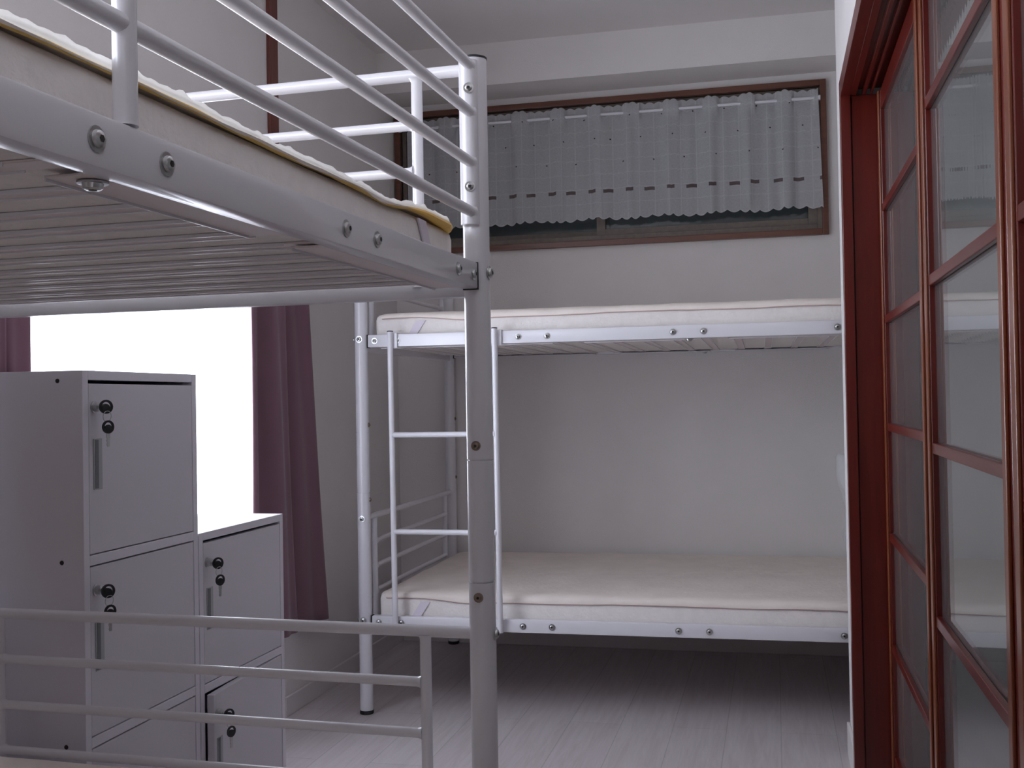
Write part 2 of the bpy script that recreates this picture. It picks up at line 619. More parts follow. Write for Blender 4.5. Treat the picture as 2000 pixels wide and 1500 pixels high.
# ---- big windows in the left wall
def left_window(name, y0, y1, z0, z1, xr):
    bm = bmesh.new()

    def fr(bm, ya, yb, za, zb, x0, x1, w):
        box(bm, x0, x1, ya, ya + w, za, zb)
        box(bm, x0, x1, yb - w, yb, za, zb)
        box(bm, x0, x1, ya + w, yb - w, za, za + w)
        box(bm, x0, x1, ya + w, yb - w, zb - w, zb)
    fr(bm, y0, y1, z0, z1, XLA - 0.10, XLA - 0.01 if xr > -1.56 else -1.50, 0.02)
    w = struct(name, bm, M['bronze'])
    mid = (y0 + y1) / 2
    for a, b, x in ((y0 + 0.02, mid + 0.02, xr - 0.030), (mid - 0.02, y1 - 0.02, xr - 0.060)):
        bm = bmesh.new()
        fr(bm, a, b, z0 + 0.02, z1 - 0.02, x, x + 0.028, 0.03)
        s = link('sash', bm, M['alu'], w, smooth=False)
        bm = bmesh.new()
        box(bm, x + 0.012, x + 0.016, a + 0.028, b - 0.028, z0 + 0.048, z1 - 0.048)
        link('pane', bm, M['glass'], s, smooth=False)
    return w


left_window('window_2', 1.735, 2.975, 0.40, 1.58, -1.575)
left_window('window_3', -0.90, 1.20, 1.40, 2.06, XLA - 0.015)

# ------------------------------------------------------------------ glazed doors on the right
XF, XG = 0.252, 0.264       # leaf face, pane
ZH = 1.66                   # underside of the door head
bm = bmesh.new()            # frame: jamb trim, jamb, head with grooves
box(bm, XR - 0.011, XR + 0.012, YJ - 0.008, YJ + 0.03, 0, HZ, 0.001)
box(bm, XR + 0.0145, XF - 0.001, YJ, YJ + 0.03, 0, ZH, 0.001)
box(bm, XF - 0.001, XF + 0.045, YJ, YJ + 0.03, 0, ZH, 0.001)
box(bm, XR + 0.012, XR + 0.0145, YJ + 0.006, YJ + 0.03, 0, ZH)
box(bm, XR - 0.011, XR + 0.12, DY0 - 0.03, DY0, 0, HZ, 0.001)
fr_jamb = bm
frame = struct('door_1', fr_jamb, M['redwood'])
bm = bmesh.new()
box(bm, XR - 0.011, XR + 0.012, DY0, YJ - 0.008, ZH, HZ, 0.001)
box(bm, XR + 0.012, XR + 0.12, DY0, YJ, ZH + 0.014, HZ, 0.001)
for a, b in ((0.012, 0.026), (0.040, 0.048), (0.058, 0.063)):
    box(bm, XR + a, XR + b, DY0, YJ, ZH, ZH + 0.014, 0.0008)
link('door_head', bm, M['redwood_y'], frame, smooth=False)


def leaf(name, ya, yb, zs, label):
    """ya far end, yb near end"""
    z0, z1 = 0.012, ZH - 0.004
    root = empty(name, label, 'door', loc=(XF, yb, z0))
    o = (-XF, -yb, -z0)

    def L(nm, bm, m, par=root, **k):
        return link(nm, bm, m, par, smooth=False, loc=o if par is root else (0, 0, 0), **k)
    for (a, b) in ((ya - 0.044, ya), (yb, yb + 0.036)):
        bm = bmesh.new()
        box(bm, XF + 0.001, XF + 0.03, a, b, z0, z1, 0.0015)
        L('stile', bm, M['redwood'])
        bm = bmesh.new()                # rounded bead on the stile face
        if a > (ya + yb) / 2:
            box(bm, XF - 0.0035, XF + 0.001, a + 0.003, a + 0.026, z0, z1, 0.0015)
        else:
            box(bm, XF - 0.0035, XF + 0.001, a + 0.012, a + 0.033, z0, z1, 0.0015)
        q = L('stile_bead', bm, M['orangewood'])
        q['label'] = 'lighter orange wooden bead'
    for (a, b) in ((z0, z0 + 0.10), (z1 - 0.045, z1)):
        bm = bmesh.new()
        box(bm, XF + 0.002, XF + 0.03, yb + 0.036, ya - 0.044, a, b, 0.001)
        L('rail', bm, M['redwood_y'])
    for z in zs:
        bm = bmesh.new()
        box(bm, XF + 0.001, XG - 0.002, yb + 0.036, ya - 0.044, z - 0.009, z + 0.009, 0.0015)
        box(bm, XG + 0.002, XG + 0.014, yb + 0.036, ya - 0.044, z - 0.009, z + 0.009, 0.0015)
        L('muntin', bm, M['redwood_y'])
    edges = [z0 + 0.10] + sorted(zs) + [z1 - 0.045]
    bm = bmesh.new()
    for a, b in zip(edges[:-1], edges[1:]):
        box(bm, XG - 0.0018, XG + 0.0018, yb + 0.034, ya - 0.042, a, b)
    L('pane', bm, M['door_glass'])
    return root


leaf('glazed_door', 2.706, 1.972, (1.382, 1.122, 0.873, 0.619, 0.363),
     'farthest red-brown glazed door leaf against the jamb beside the white wall end')
leaf('glazed_door', 1.966, 1.296, (1.430, 1.136, 0.858, 0.572, 0.285),
     'middle glazed door leaf whose panes mirror the short lace curtain and far bunk')
leaf('glazed_door', 0.598, -0.09, (1.425, 1.137, 0.857, 0.566, 0.280),
     'glazed door leaf nearest the camera, hidden past the right border')
leaf('glazed_door', 1.290, 0.604, (1.425, 1.137, 0.857, 0.566, 0.280),
     'nearest glazed door leaf, only its edge at the right border of the photo')


# ------------------------------------------------------------------ bunk beds
R_POST = 0.0202
WB, AIN = 0.97, 0.093
ZU, ZL = 1.1385, 0.281


def bunk(name, label, loc, rz, LB, QP, rh, upper_t, lower_t, with_guard, with_ladder):
    """local frame: x = along the length away from the shown end, y = across from the front side"""
    root = empty(name, label, 'bunk bed', loc, rz)
    mw = M['white_metal']
    rings = (0.675, 0.8597)
    for v in (0.0, LB):
        for u in (0.0, WB):
            bm = bmesh.new()
            sx = -1 if v == 0 else 1
            # three sections meeting at two joints
            sweep(bm, [(v, u, 0.012), (v, u, rings[0] - 0.0011)], R_POST, 28)
            sweep(bm, [(v, u, rings[0] - 0.0012), (v, u, rings[0] + 0.0012)], R_POST * 0.88, 28)
            sweep(bm, [(v, u, rings[0] + 0.001), (v, u, rings[1] - 0.001)], R_POST, 28)
            sweep(bm, [(v, u, rings[1] - 0.0012), (v, u, rings[1] + 0.0012)], R_POST * 0.88, 28)
            sweep(bm, [(v, u, rings[1] + 0.001), (v, u, 1.472)], R_POST, 28)
            po = link('post', bm, mw, root)
            bm = bmesh.new()
            lathe(bm, (v, u, 0.0), (0, 0, 1), [(0, R_POST * 0.95), (0.002, R_POST * 1.06), (0.012, R_POST * 1.06)], 24)
            link('foot_cap', bm, M['black'], po)
            bm = bmesh.new()
            lathe(bm, (v, u, 1.472), (0, 0, 1), [(0, R_POST * 1.04), (0.003, R_POST * 1.04), (0.005, R_POST * 0.8)], 24)
            link('end_cap', bm, M['black'], po)
            su = -1 if u == 0 else 1
            # bolts: outside of the bed end, at each rail and at joints
            for z in (ZU, ZL):
                bolt(po, (v + sx * R_POST * 0.97, u, z + 0.006), (sx, 0, 0))
                bolt(po, (v, u + su * R_POST * 0.97, z + 0.006), (0, su, 0))
            bolt(po, (v, u + su * R_POST * 0.97, 0.65), (0, su, 0)) if False else None
            for z in (rings[0] - 0.022, rings[1] + 0.022):
                bolt(po, (v - sx * R_POST * 0.97, u, z), (-sx, 0, 0), 0.0045, M['brass'])
            bolt(po, (v + sx * R_POST * 0.97, u, 1.452), (sx, 0, 0))
            bolt(po, (v, u + su * R_POST * 0.97, lower_t[0]), (0, su, 0), 0.006)
    # side rails, with an inward flange under the slats
    for z in (ZU, ZL):
        for u in (0.0, WB):
            su = -1 if u == 0 else 1
            bm = bmesh.new()
            f = u + su * 0.0085
            x0, x1 = R_POST + 0.0035, LB - R_POST - 0.0035
            box(bm, x0, x1, min(f, f - su * 0.024), max(f, f - su * 0.024), z - rh, z + rh, 0.0022, 2)
            ra = link('side_rail', bm, mw, root)
            segs = [(0.045, QP[0] + 0.05), (QP[0] + 0.145, QP[1] + 0.02), (QP[1] + 0.11, QP[2] - 0.02), (QP[2] + 0.07, LB - 0.045)]
            for a, b in segs:               # angle plates carrying the slat ends
                bm = bmesh.new()
                g0, g1 = sorted((f - su * 0.024, f - su * 0.062))
                box(bm, a, b, g0, g1, z - 0.0190, z - 0.0168, 0.0006, 1)
                g0, g1 = sorted((f - su * 0.0605, f - su * 0.062))
                box(bm, a, b, g0, g1, z - 0.0215, z - 0.0168, 0.0004, 1, mi=1)
                link('angle_plate', bm, [M['slat'], mw], ra)
            bolt(ra, (QP[1], f - su * 0.035, z - 0.0200), (0, 0, -1), 0.007)
            for c in QP:
                for s in (-0.0435, 0.0435):
                    bolt(ra, (c + s, f, z), (0, su, 0), 0.0058)
            for c in (0.046, LB - 0.046, 0.118, LB - 0.118):
                bolt(ra, (c, f, z), (0, su, 0), 0.0058)
            for c in (0, LB):               # end bracket
                sx = 1 if c == 0 else -1
                bm = bmesh.new()
                a, b = sorted((c + sx * (R_POST + 0.0004), c + sx * (R_POST + 0.0034)))
                box(bm, a, b, min(f + su * 0.0006, f - su * 0.024), max(f + su * 0.0006, f - su * 0.024), z - rh - 0.0016, z + rh + 0.001, 0.0005, 1)
                link('bracket', bm, M['slot'], ra)
        # flat slats across; pairs of them are bolted through the rails
        xs = set()
        for c in QP:
            xs.add(round(c - 0.0435, 4))
            xs.add(round(c + 0.0435, 4))
        xs = sorted(xs)
        allx = list(xs)
        for a, b in [(0.012, xs[0])] + list(zip(xs[1::2][:-1], xs[2::2])) + [(xs[-1], LB - 0.012)]:
            k = max(1, int(round((b - a) / 0.0845)))
            allx += [a + (b - a) * i / k for i in range(1, k)]
        for c in sorted(allx):
            bm = bmesh.new()
            box(bm, c - 0.012, c + 0.012, 0.008, WB - 0.008, z - 0.0150, z - 0.0128, 0.0006, 1)
            for e in (-0.0122, 0.0110):
                box(bm, c + e, c + e + 0.0012, 0.060, WB - 0.060, z - 0.0168, z - 0.0130, 0.0003, 1, mi=1)
            link('slat', bm, [M['slat'], mw], root)
    # end panels
    for v in (0.0, LB):
        for tz, nm in ((upper_t, 'end_panel'), (lower_t, 'end_panel')):
            bm = bmesh.new()
            weldtube(bm, (v, R_POST * 0.6, tz[0]), (v, WB - R_POST * 0.6, tz[0]), 0.0092, 20, flare=1.15)
            bot = (ZU if tz is upper_t else ZL) - 0.012
            for u in (AIN, WB - AIN):
                weldtube(bm, (v, u, tz[0] - 0.006), (v, u, bot), 0.0088, 18)
            for z in tz[1:]:
                weldtube(bm, (v, AIN + 0.006, z), (v, WB - AIN - 0.006, z), 0.0078, 16, 0.008, 1.5)
            box(bm, v - 0.009, v + 0.009, R_POST * 0.5, WB - R_POST * 0.5, bot - 0.018, bot + 0.004, 0.002)
            link(nm, bm, mw, root)
    if with_guard:
        # guard rail on the front long side, welded to a half-round plate on the post
        bm = bmesh.new()
        gx1 = 1.60
        gz = (1.458, 1.386, 1.310, 1.235)
        yg = -0.001
        for z in gz:
            weldtube(bm, (0.026, yg, z), (gx1, yg, z), 0.0080, 18, 0.006, 1.35)
        sweep(bm, [(0.0185, yg + 0.004, 1.466), (0.0185, yg + 0.004, 1.216)], 0.0145, 20)
        for x in (0.888, gx1):
            weldtube(bm, (x, yg, 1.458), (x, yg, ZU + 0.0205), 0.0092, 20, 0.004, 1.05)
        g = link('guard_rail', bm, mw, root)
        for z in (1.421, 1.272):
            bolt(g, (0.0185 + 0.0138, yg - 0.0005, z), (1, -0.25, 0), 0.0048)
    if with_ladder:
        lx0, lx1 = 0.100, 0.426
        bm = bmesh.new()
        yo = -0.020
        for x in (lx0, lx1):
            sweep(bm, [(x, yo, ZU + 0.026), (x, yo, ZU + 0.02), (x + 0.003, yo, ZL + 0.005), (x + 0.003, yo, ZL - 0.018)], 0.0088, 18)
        la = link('ladder', bm, mw, root)
        la['label'] = 'white metal ladder hooked on the front side rails'
        for z in (0.851, 0.558):
            bm = bmesh.new()
            weldtube(bm, (lx0 + 0.004, yo, z), (lx1 - 0.004, yo, z), 0.0082, 16, 0.006, 1.3)
            link('rung', bm, mw, la)
        for x in (lx0, lx1):
            bm = bmesh.new()
            box(bm, x - 0.004, x + 0.020, -0.0105 - 0.004, -0.0095, ZU - 0.024, ZU + 0.022, 0.001, 1)
            box(bm, x - 0.004, x + 0.020, -0.0105 - 0.004, 0.012, ZU + 0.0205, ZU + 0.0225, 0.0005, 1)
            link('hook', bm, mw, la)
            bm = bmesh.new()
            lathe(bm, (x, yo, ZU + 0.026), (0, 0, 1), [(0, 0.0094), (0.002, 0.0094), (0.003, 0.007)], 16)
            link('end_cap', bm, M['black'], la)
    return root


LOW = (0.5957, 0.517, 0.4383, 0.3602)
UPP = (1.4583, 1.3799, 1.3069)
# far bed: local x along +X, local y away from the viewer
far = bunk('bunk_bed', 'white metal bunk bed with a ladder, along the far wall under the high window',
           (-1.2308, 3.1594, 0), 0.0115, 1.99, (0.539, 0.995, 1.450), 0.0190, UPP, LOW, False, True)
# near bed: its length runs back towards the viewer, so x points to -Y
near = bunk('bunk_bed', 'white metal bunk bed in the left foreground with a guard rail on top',
            (-0.4385, 1.6126, 0), 0, 1.80, (0.462, 0.890, 1.320), 0.0196, UPP, LOW, True, False)
# mirror-free placement: local x -> -Y, local y -> -X needs a left-handed swap, so flip the meshes once
near.rotation_euler = (0, 0, -pi / 2 - 0.0335)
for o in list(bpy.data.objects):
    r = o
    while r.parent is not None:
        r = r.parent
    if r is near and o.type == 'MESH':
        o.data.transform(Matrix.Scale(-1, 4, (0, 1, 0)))
        o.data.flip_normals()


def NB(v, u, z):
    """a place on the near bed: v from the far end towards the viewer, u across to the left"""
    c, s = cos(-0.0335), sin(-0.0335)
    return Vector((-0.4385 - u * c + v * s, 1.6126 - u * s - v * c, z))


# ------------------------------------------------------------------ mattresses
def mattress(name, label, loc, rz, lx, ly, zt, th, mirror, style, corner_bulge=True):
    """local x 0..lx, y 0..ly (y negative when mirror), z 0..th"""
    root = empty(name, label, 'mattress', loc, rz)
    sy = -1 if mirror else 1
    bm = bmesh.new()
    box(bm, 0, lx, 0, ly, 0, th * 0.98, 0.017, 4)
    for i in range(1, 40):
        x = lx * i / 40
        bmesh.ops.bisect_plane(bm, geom=bm.verts[:] + bm.edges[:] + bm.faces[:], plane_co=(x, 0, 0), plane_no=(1, 0, 0))
    for i in range(1, 16):
        y = ly * i / 16
        bmesh.ops.bisect_plane(bm, geom=bm.verts[:] + bm.edges[:] + bm.faces[:], plane_co=(0, y, 0), plane_no=(0, 1, 0))
    for v in bm.verts:
        n = noise.noise(Vector((v.co.x * 5, v.co.y * 5, v.co.z * 12 + 3)))
        m2 = noise.noise(Vector((v.co.x * 17, v.co.y * 17, v.co.z * 17)))
        if v.co.z > th * 0.3:
            v.co.z += 0.002 * n
        k = 0.0016 * m2 + 0.0015 * n
        if v.co.y < 0.04:
            v.co.y += k
        if v.co.y > ly - 0.04:
            v.co.y -= abs(k)
        v.co.y *= sy
    body = link('mattress_body', bm, M['mattress'], root, angle=60)
    # cotton cover on top, its hem a wavy line round the sides
    hz = th * (0.80 if style == 'pink' else 0.935)
    bm = bmesh.new()
    path = []
    e = 0.0025

    def rr(t):      # rounded rectangle around the mattress, t in metres
        r = 0.045
        segs = [((r, -e), (lx - r, -e)), ((lx + e, r), (lx + e, ly - r)), ((lx - r, ly + e), (r, ly + e)), ((-e, ly - r), (-e, r))]
        return segs
    pts = []
    nlong, nsh, nc = 70, 26, 7
    corners = [(lx - 0.045, 0.045, -pi / 2), (lx - 0.045, ly - 0.045, 0), (0.045, ly - 0.045, pi / 2), (0.045, 0.045, pi)]
    sides = rr(0)
    for k in range(4):
        a, b = sides[k]
        n = nlong if k % 2 == 0 else nsh
        for i in range(n):
            t = i / n
            pts.append((a[0] + (b[0] - a[0]) * t, a[1] + (b[1] - a[1]) * t))
        cx, cy, a0 = corners[k]
        for i in range(nc):
            t = a0 + (pi / 2) * i / nc
            pts.append((cx + cos(t) * (0.045 + e), cy + sin(t) * (0.045 + e)))
    P = []
    for i, (x, y) in enumerate(pts):
        w = 0.0035 * noise.noise(Vector((x * 4.5, y * 4.5, 1.7))) + 0.0012 * noise.noise(Vector((x * 16, y * 16, 0)))
        near_c = math.exp(-((x - 0.10) ** 2 + (y - 0) ** 2) / 0.012)
        near_d = math.exp(-((x - 0.27) ** 2 + (y - 0) ** 2) / 0.006)
        w += 0.007 * near_c - 0.006 * near_d
        P.append(Vector((x, y, hz + w)))
    top = th + (0.004 if style == 'pink' else 0.001)
    prof = [(0.0, 0.0, 0.0), (0.35, 0.0, 0.0012), (0.7, -0.006, 0.0008), (0.92, -0.018, 0), (1.0, -0.036, 0)]
    rings = []
    for (h, inn, bul) in prof:
        ring = []
        for p in P:
            c = Vector((min(max(p.x, 0.045), lx - 0.045), min(max(p.y, 0.045), ly - 0.045)))
            d = Vector((p.x - c.x, p.y - c.y))
            d = d.normalized() if d.length > 1e-6 else Vector((0, 0))
            q = Vector((p.x, p.y)) + d * (inn + bul + 0.002)
            zz = p.z + (top - p.z) * h + 0.0022 * noise.noise(Vector((q.x * 9, q.y * 9, h * 2)))
            ring.append(bm.verts.new((q.x, q.y * sy, zz)))
        rings.append(ring)
    n = len(P)
    for a, b in zip(rings[:-1], rings[1:]):
        for i in range(n):
            bm.faces.new((a[i], a[(i + 1) % n], b[(i + 1) % n], b[i]))
    # top sheet, a grid trimmed to the ring by a fan of shrinking loops
    last = rings[-1]
    ctr_loops = 10
    prev = last
    for k in range(1, ctr_loops):
        f = k / ctr_loops
        ring = []
        for v in last:
            x = v.co.x + (min(max(v.co.x, ly / 2), lx - ly / 2) - v.co.x) * f
            y = v.co.y + (sy * ly / 2 - v.co.y) * f
            z = top + 0.003 * noise.noise(Vector((x * 6, y * 6, 0.3))) + 0.0015 * noise.noise(Vector((x * 22, y * 14, 2)))
            ring.append(bm.verts.new((x, y, z)))
        for i in range(n):
            bm.faces.new((prev[i], prev[(i + 1) % n], ring[(i + 1) % n], ring[i]))
        prev = ring
    bm.faces.new(prev)
    bmesh.ops.triangulate(bm, faces=[f for f in bm.faces if len(f.verts) > 4])
    cov = link('cover', bm, M['topper'], root, angle=80)
    # hem
    bm = bmesh.new()
    if style == 'pink':
        pp = [Vector((p.x, p.y * sy, p.z)) for p in P]
        # push outwards a hair
        pp.append(pp[0].copy())
        sweep(bm, pp, 0.0026, 6, caps=False)
        link('hem', bm, M['seam'], cov)
    else:
        pp, rad = [], []
        for p in P:
            k = math.exp(-((p.x - 0.02) ** 2 + min(p.y, 0.3) ** 2) / 0.022)
            k2 = 0.0026 + 0.0062 * k + 0.0012 * noise.noise(Vector((p.x * 12, p.y * 12, 5)))
            pp.append(Vector((p.x, p.y * sy, p.z + 0.001 - 0.55 * max(k2 - 0.004, 0))))
            rad.append(k2)
        pp.append(pp[0].copy())
        rad.append(rad[0])
        sweep(bm, pp, rad, 8, caps=False, squash=(0.9, 0.75))
        y = link('hem', bm, M['yellow'], cov)
        y['label'] = 'glossy yellow edge band'
        bm = bmesh.new()
        lo, mi_, hi = [], [], []
        cnt = len(P)
        fine = []
        for i in range(cnt):
            a, b = P[i], P[(i + 1) % cnt]
            for t in (0, 0.25, 0.5, 0.75):
                fine.append(a.lerp(b, t))
        for i, p in enumerate(fine):
            w1 = noise.noise(Vector((p.x * 38, p.y * 38, 9)))
            w2 = noise.noise(Vector((p.x * 60, p.y * 60, 31)))
            out = 0.003 + 0.0022 * w1
            ox = -out if p.x < 0.03 else (out if p.x > lx - 0.03 else 0)
            oy = -out if p.y < 0.03 else (out if p.y > ly - 0.03 else 0)
            z = p.z + 0.0020
            lo.append(bm.verts.new((p.x, p.y * sy, z)))
            mi_.append(bm.verts.new((p.x + ox, (p.y + oy) * sy, z + 0.003)))
            hi.append(bm.verts.new((p.x + ox * 0.5, (p.y + oy * 0.5) * sy, z + 0.0080 + 0.0045 * w2)))
        k = len(fine)
        for i in range(k):
            j = (i + 1) % k
            bm.faces.new((lo[i], lo[j], mi_[j], mi_[i]))
            bm.faces.new((mi_[i], mi_[j], hi[j], hi[i]))
        rf = link('ruffle', bm, M['ruffle'], cov, angle=80)
        sm = rf.modifiers.new('thick', 'SOLIDIFY')
        sm.thickness = 0.0012
    # corner elastic straps of the cover
    for (cx, sxn) in ((0.0, 1), (lx, -1)):
        for (cy, syn) in ((0.0, 1), (ly, -1)):
            bm = bmesh.new()
            y = (cy - syn * 0.0042) * sy
            pts2 = [(cx + sxn * 0.135, hz - 0.004), (cx + sxn * 0.165, hz - 0.004), (cx + sxn * 0.125, 0.014), (cx + sxn * 0.098, 0.014)]
            vf = [bm.verts.new((a, y, b)) for a, b in pts2]
            vb = [bm.verts.new((a, y + syn * sy * 0.0025, b)) for a, b in pts2]
            bm.faces.new(vf)
            bm.faces.new(vb[::-1])
            for i in range(4):
                bm.faces.new((vf[i], vf[(i + 1) % 4], vb[(i + 1) % 4], vb[i]))
            st = link('corner_strap', bm, M['strap'], cov, smooth=False)
            st['label'] = 'pale mauve elastic strap'
    return root


MLF, MLN, MW = 1.99 - 0.075, 1.80 - 0.075, WB - 0.048
cf, sf = cos(0.0115), sin(0.0115)


def FB(v, u, z):
    return Vector((-1.2308 + v * cf - u * sf, 3.1594 + v * sf + u * cf, z))


TH = 0.096
mattress('mattress', 'cream mattress on the upper bunk of the far bed, just below the curtained high window',
         FB(0.036, 0.024, ZU - 0.0125), 0.0115, MLF, MW, 0, TH, False, 'pink')
mattress('mattress', 'cream mattress on the lower bunk of the far bed, its flat top visible',
         FB(0.036, 0.024, ZL - 0.0125), 0.0115, MLF, MW, 0, TH, False, 'pink')
mattress('mattress', 'cream mattress with ruffled yellow-edged cover on the upper bunk of the foreground bed',
         NB(0.036, 0.024, ZU - 0.0125), -pi / 2 - 0.0335, MLN, MW, 0, 0.083, True, 'yellow')
mattress('mattress', 'cream mattress on the lower bunk of the foreground bed, a corner at bottom left',
         NB(0.036, 0.024, ZL - 0.0125), -pi / 2 - 0.0335, MLN, MW, 0, TH, True, 'pink')


# ------------------------------------------------------------------ lockers
LXF, LXB = -1.189, -1.405


def locker(name, label, y0, y1, ncell, top, ajar=None):
    root = empty(name, label, 'locker', (LXB, y0, 0))
    o = Vector((-LXB, -y0, 0))
    t = 0.017
    cell = (top - 0.03 - t) / ncell
    bm = bmesh.new()
    box(bm, LXB, LXF, y0, y0 + t, 0, top, 0.001)
    box(bm, LXB, LXF, y1 - t, y1, 0, top, 0.001)
    box(bm, LXB, LXF, y0 + t, y1 - t, top - t, top, 0.001)
    box(bm, LXB, LXB + 0.006, y0 + t, y1 - t, 0.02, top - t)
    zs = [top - t - cell * k for k in range(1, ncell + 1)]
    for k, z in enumerate(zs):
        if k < ncell - 1:
            box(bm, LXB + 0.006, LXF, y0 + t, y1 - t, z - t * 0.5, z + t * 0.5 + 0.001, 0.001)
        else:
            box(bm, LXB + 0.006, LXF, y0 + t, y1 - t, 0, z + 0.012, 0.001)
    link('cabinet_body', bm, M['locker'], root, smooth=False, loc=o)
    # screw caps on the near side panel
    for x, z in ((LXF - 0.05, top - 0.018), (LXF - 0.045, top - 0.018 - cell), (LXF - 0.04, top - 0.02 - 2 * cell)):
        if z < 0.05:
            continue
        bm = bmesh.new()
        lathe(bm, Vector((x, y0, z)) + o, (0, -1, 0), [(0, 0.0042), (0.0006, 0.0040), (0.0008, 0.002)], 12)
        link('screw_cap', bm, M['slot'], root)
    keys = []
    for k in range(ncell):
        zt = top - t - cell * k - (0.0065 if k == 0 else t * 0.5 + 0.003)
        zb = top - t - cell * (k + 1) + (t * 0.5 + 0.003 if k < ncell - 1 else 0.014)
        ya, yb = y0 + t + 0.002, y1 - t - 0.0015
        # hinge on the far side: door empty-free mesh with its own origin at the hinge
        ang = 0.0
        if ajar is not None and k == ajar:
            ang = RAD(3.2)
        hinge = Vector((LXF - 0.001, yb, zb)) + o
        bm = bmesh.new()
        box(bm, -0.016, 0.0, ya - yb, 0.0, 0.0, zt - zb, 0.0012, 2)
        d = link('door', bm, M['locker_door'], root, smooth=False, loc=hinge, rot=(0, 0, ang))
        # recessed metal pull
        py, pz0, pz1 = ya - yb + 0.012, (zt - zb) * 0.375, (zt - zb) * 0.675
        bm = bmesh.new()
        box(bm, 0.0, 0.0018, py, py + 0.0255, pz0, pz1, 0.0006, 1)
        hd = link('handle', bm, M['alu'], d, smooth=False)
        bm = bmesh.new()
        box(bm, 0.0018, 0.0024, py + 0.003, py + 0.0135, pz0 + 0.002, pz1 - 0.002)
        link('finger_groove', bm, mat_groove, hd, smooth=False)
        # lock barrel
        lz = (zt - zb) - 0.042
        ly_ = ya - yb + 0.016
        bm = bmesh.new()
        lathe(bm, (0, ly_, lz), (1, 0, 0), [(0, 0.0105), (0.002, 0.0105), (0.0025, 0.0088), (0.011, 0.0086), (0.012, 0.007)], 20)
        link('lock', bm, M['chrome'], d)
        w = Matrix.Rotation(ang, 4, 'Z') @ Vector((0.012, ly_, lz))
        keys.append((Vector((LXB, y0, 0)) + hinge + w, ang, k))
    return root, keys


mat_groove = mat('pull_groove', (0.17, 0.18, 0.19), 0.5)
l1, k1 = locker('locker', 'tall white three-door locker with keys in its locks, nearer the viewer', 1.702, 2.094, 3, 1.016)
l2, k2 = locker('locker', 'lower white two-door locker, its bottom door slightly ajar, beside the tall locker',
                2.097, 2.503, 2, 0.679, ajar=1)


def key_outline(bm, c, r, th, holes, ax):
    """black round key bow: a disc in the plane normal to ax with a crescent slot"""
    pass


def keyset(p, ang, label, swing=0.0):
    """one key in the lock, a ring, and a second key hanging from it; faces the aisle"""
    root = empty('locker_keys', label, 'keys', p, ang + RAD(-25), 'keys left in the locker doors')
    # key in the lock: blade shank, then a bow standing on edge
    bm = bmesh.new()
    lathe(bm, (-0.002, 0, 0), (1, 0, 0), [(0, 0.0035), (0.012, 0.0035)], 10)
    link('key_shank', bm, M['chrome'], root)

    def bow(bm, c, r, th, tilt):
        # annulus plus an off-centre hub leaves a crescent opening
        c = Vector(c)
        n = 28
        nrm = Vector((cos(tilt), sin(tilt), 0))
        side = Vector((-sin(tilt), cos(tilt), 0))
        upv = Vector((0, 0, 1))

        def ringat(rad, off, cc):
            return [bm.verts.new(c + cc + nrm * off + side * cos(2 * pi * i / n) * rad + upv * sin(2 * pi * i / n) * rad) for i in range(n)]
        z0 = Vector((0, 0, 0))
        o1, o2 = ringat(r, th, z0), ringat(r, -th, z0)
        i1, i2 = ringat(r * 0.70, th, z0), ringat(r * 0.70, -th, z0)
        for i in range(n):
            j = (i + 1) % n
            bm.faces.new((o1[i], o1[j], i1[j], i1[i]))
            bm.faces.new((o2[i], i2[i], i2[j], o2[j]))
            bm.faces.new((o1[i], o2[i], o2[j], o1[j]))
            bm.faces.new((i1[i], i1[j], i2[j], i2[i]))
    bm = bmesh.new()
    bow(bm, (0.020, 0, 0), 0.0125, 0.0018, RAD(-6))
    lathe(bm, (0.0185, 0, -0.0025), (1, 0, 0), [(0, 0.0076), (0.003, 0.0076)], 18)
    sweep(bm, [(0.009, 0, 0), (0.019, 0, 0)], 0.0055, 12)
    link('key_bow', bm, M['black'], root)
    # ring
    bm = bmesh.new()
    pts = [(0.022 + 0.001 * sin(t), 0.008 * cos(t) + 0.001, -0.017 + 0.0095 * sin(t)) for t in [2 * pi * i / 24 for i in range(25)]]
    sweep(bm, pts, 0.0007, 6, caps=False)
    link('key_ring', bm, M['chrome'], root)
    hk = bmesh.new()
    zc = -0.036
    bow(hk, (0.023, 0.002 + swing, zc), 0.0118, 0.0016, RAD(5))
    lathe(hk, (0.0215, 0.002 + swing, zc - 0.0028), (1, 0, 0), [(0, 0.0070), (0.003, 0.0070)], 18)
    h = link('hanging_key', hk, M['black'], root)
    bm = bmesh.new()
    y = 0.002 + swing
    box(bm, 0.0222, 0.0238, y - 0.0042, y + 0.0042, zc - 0.020, zc - 0.008, 0.0005, 1)
    box(bm, 0.0224, 0.0236, y - 0.0028, y + 0.0028, zc - 0.035, zc - 0.019, 0.0008, 1)
    box(bm, 0.0225, 0.0235, y - 0.0036, y - 0.0026, zc - 0.026, zc - 0.022)
    box(bm, 0.0225, 0.0235, y - 0.0036, y - 0.0026, zc - 0.032, zc - 0.030)
    kb = link('key_blade', bm, M['chrome'], h)
    kb['label'] = 'silver key blade'


for (p, a, k), t in zip(k1, ('black-headed keys in the top door of the tall locker',
                             'black-headed keys in the middle door of the tall locker',
                             'black-headed keys in the bottom door of the tall locker, at the bottom of the photo')):
    keyset(p, a, t)
for (p, a, k), t in zip(k2, ('black-headed keys in the upper door of the lower two-door locker',
                             'black-headed keys in the ajar bottom door of the two-door locker')):
    keyset(p, a, t, 0.001)


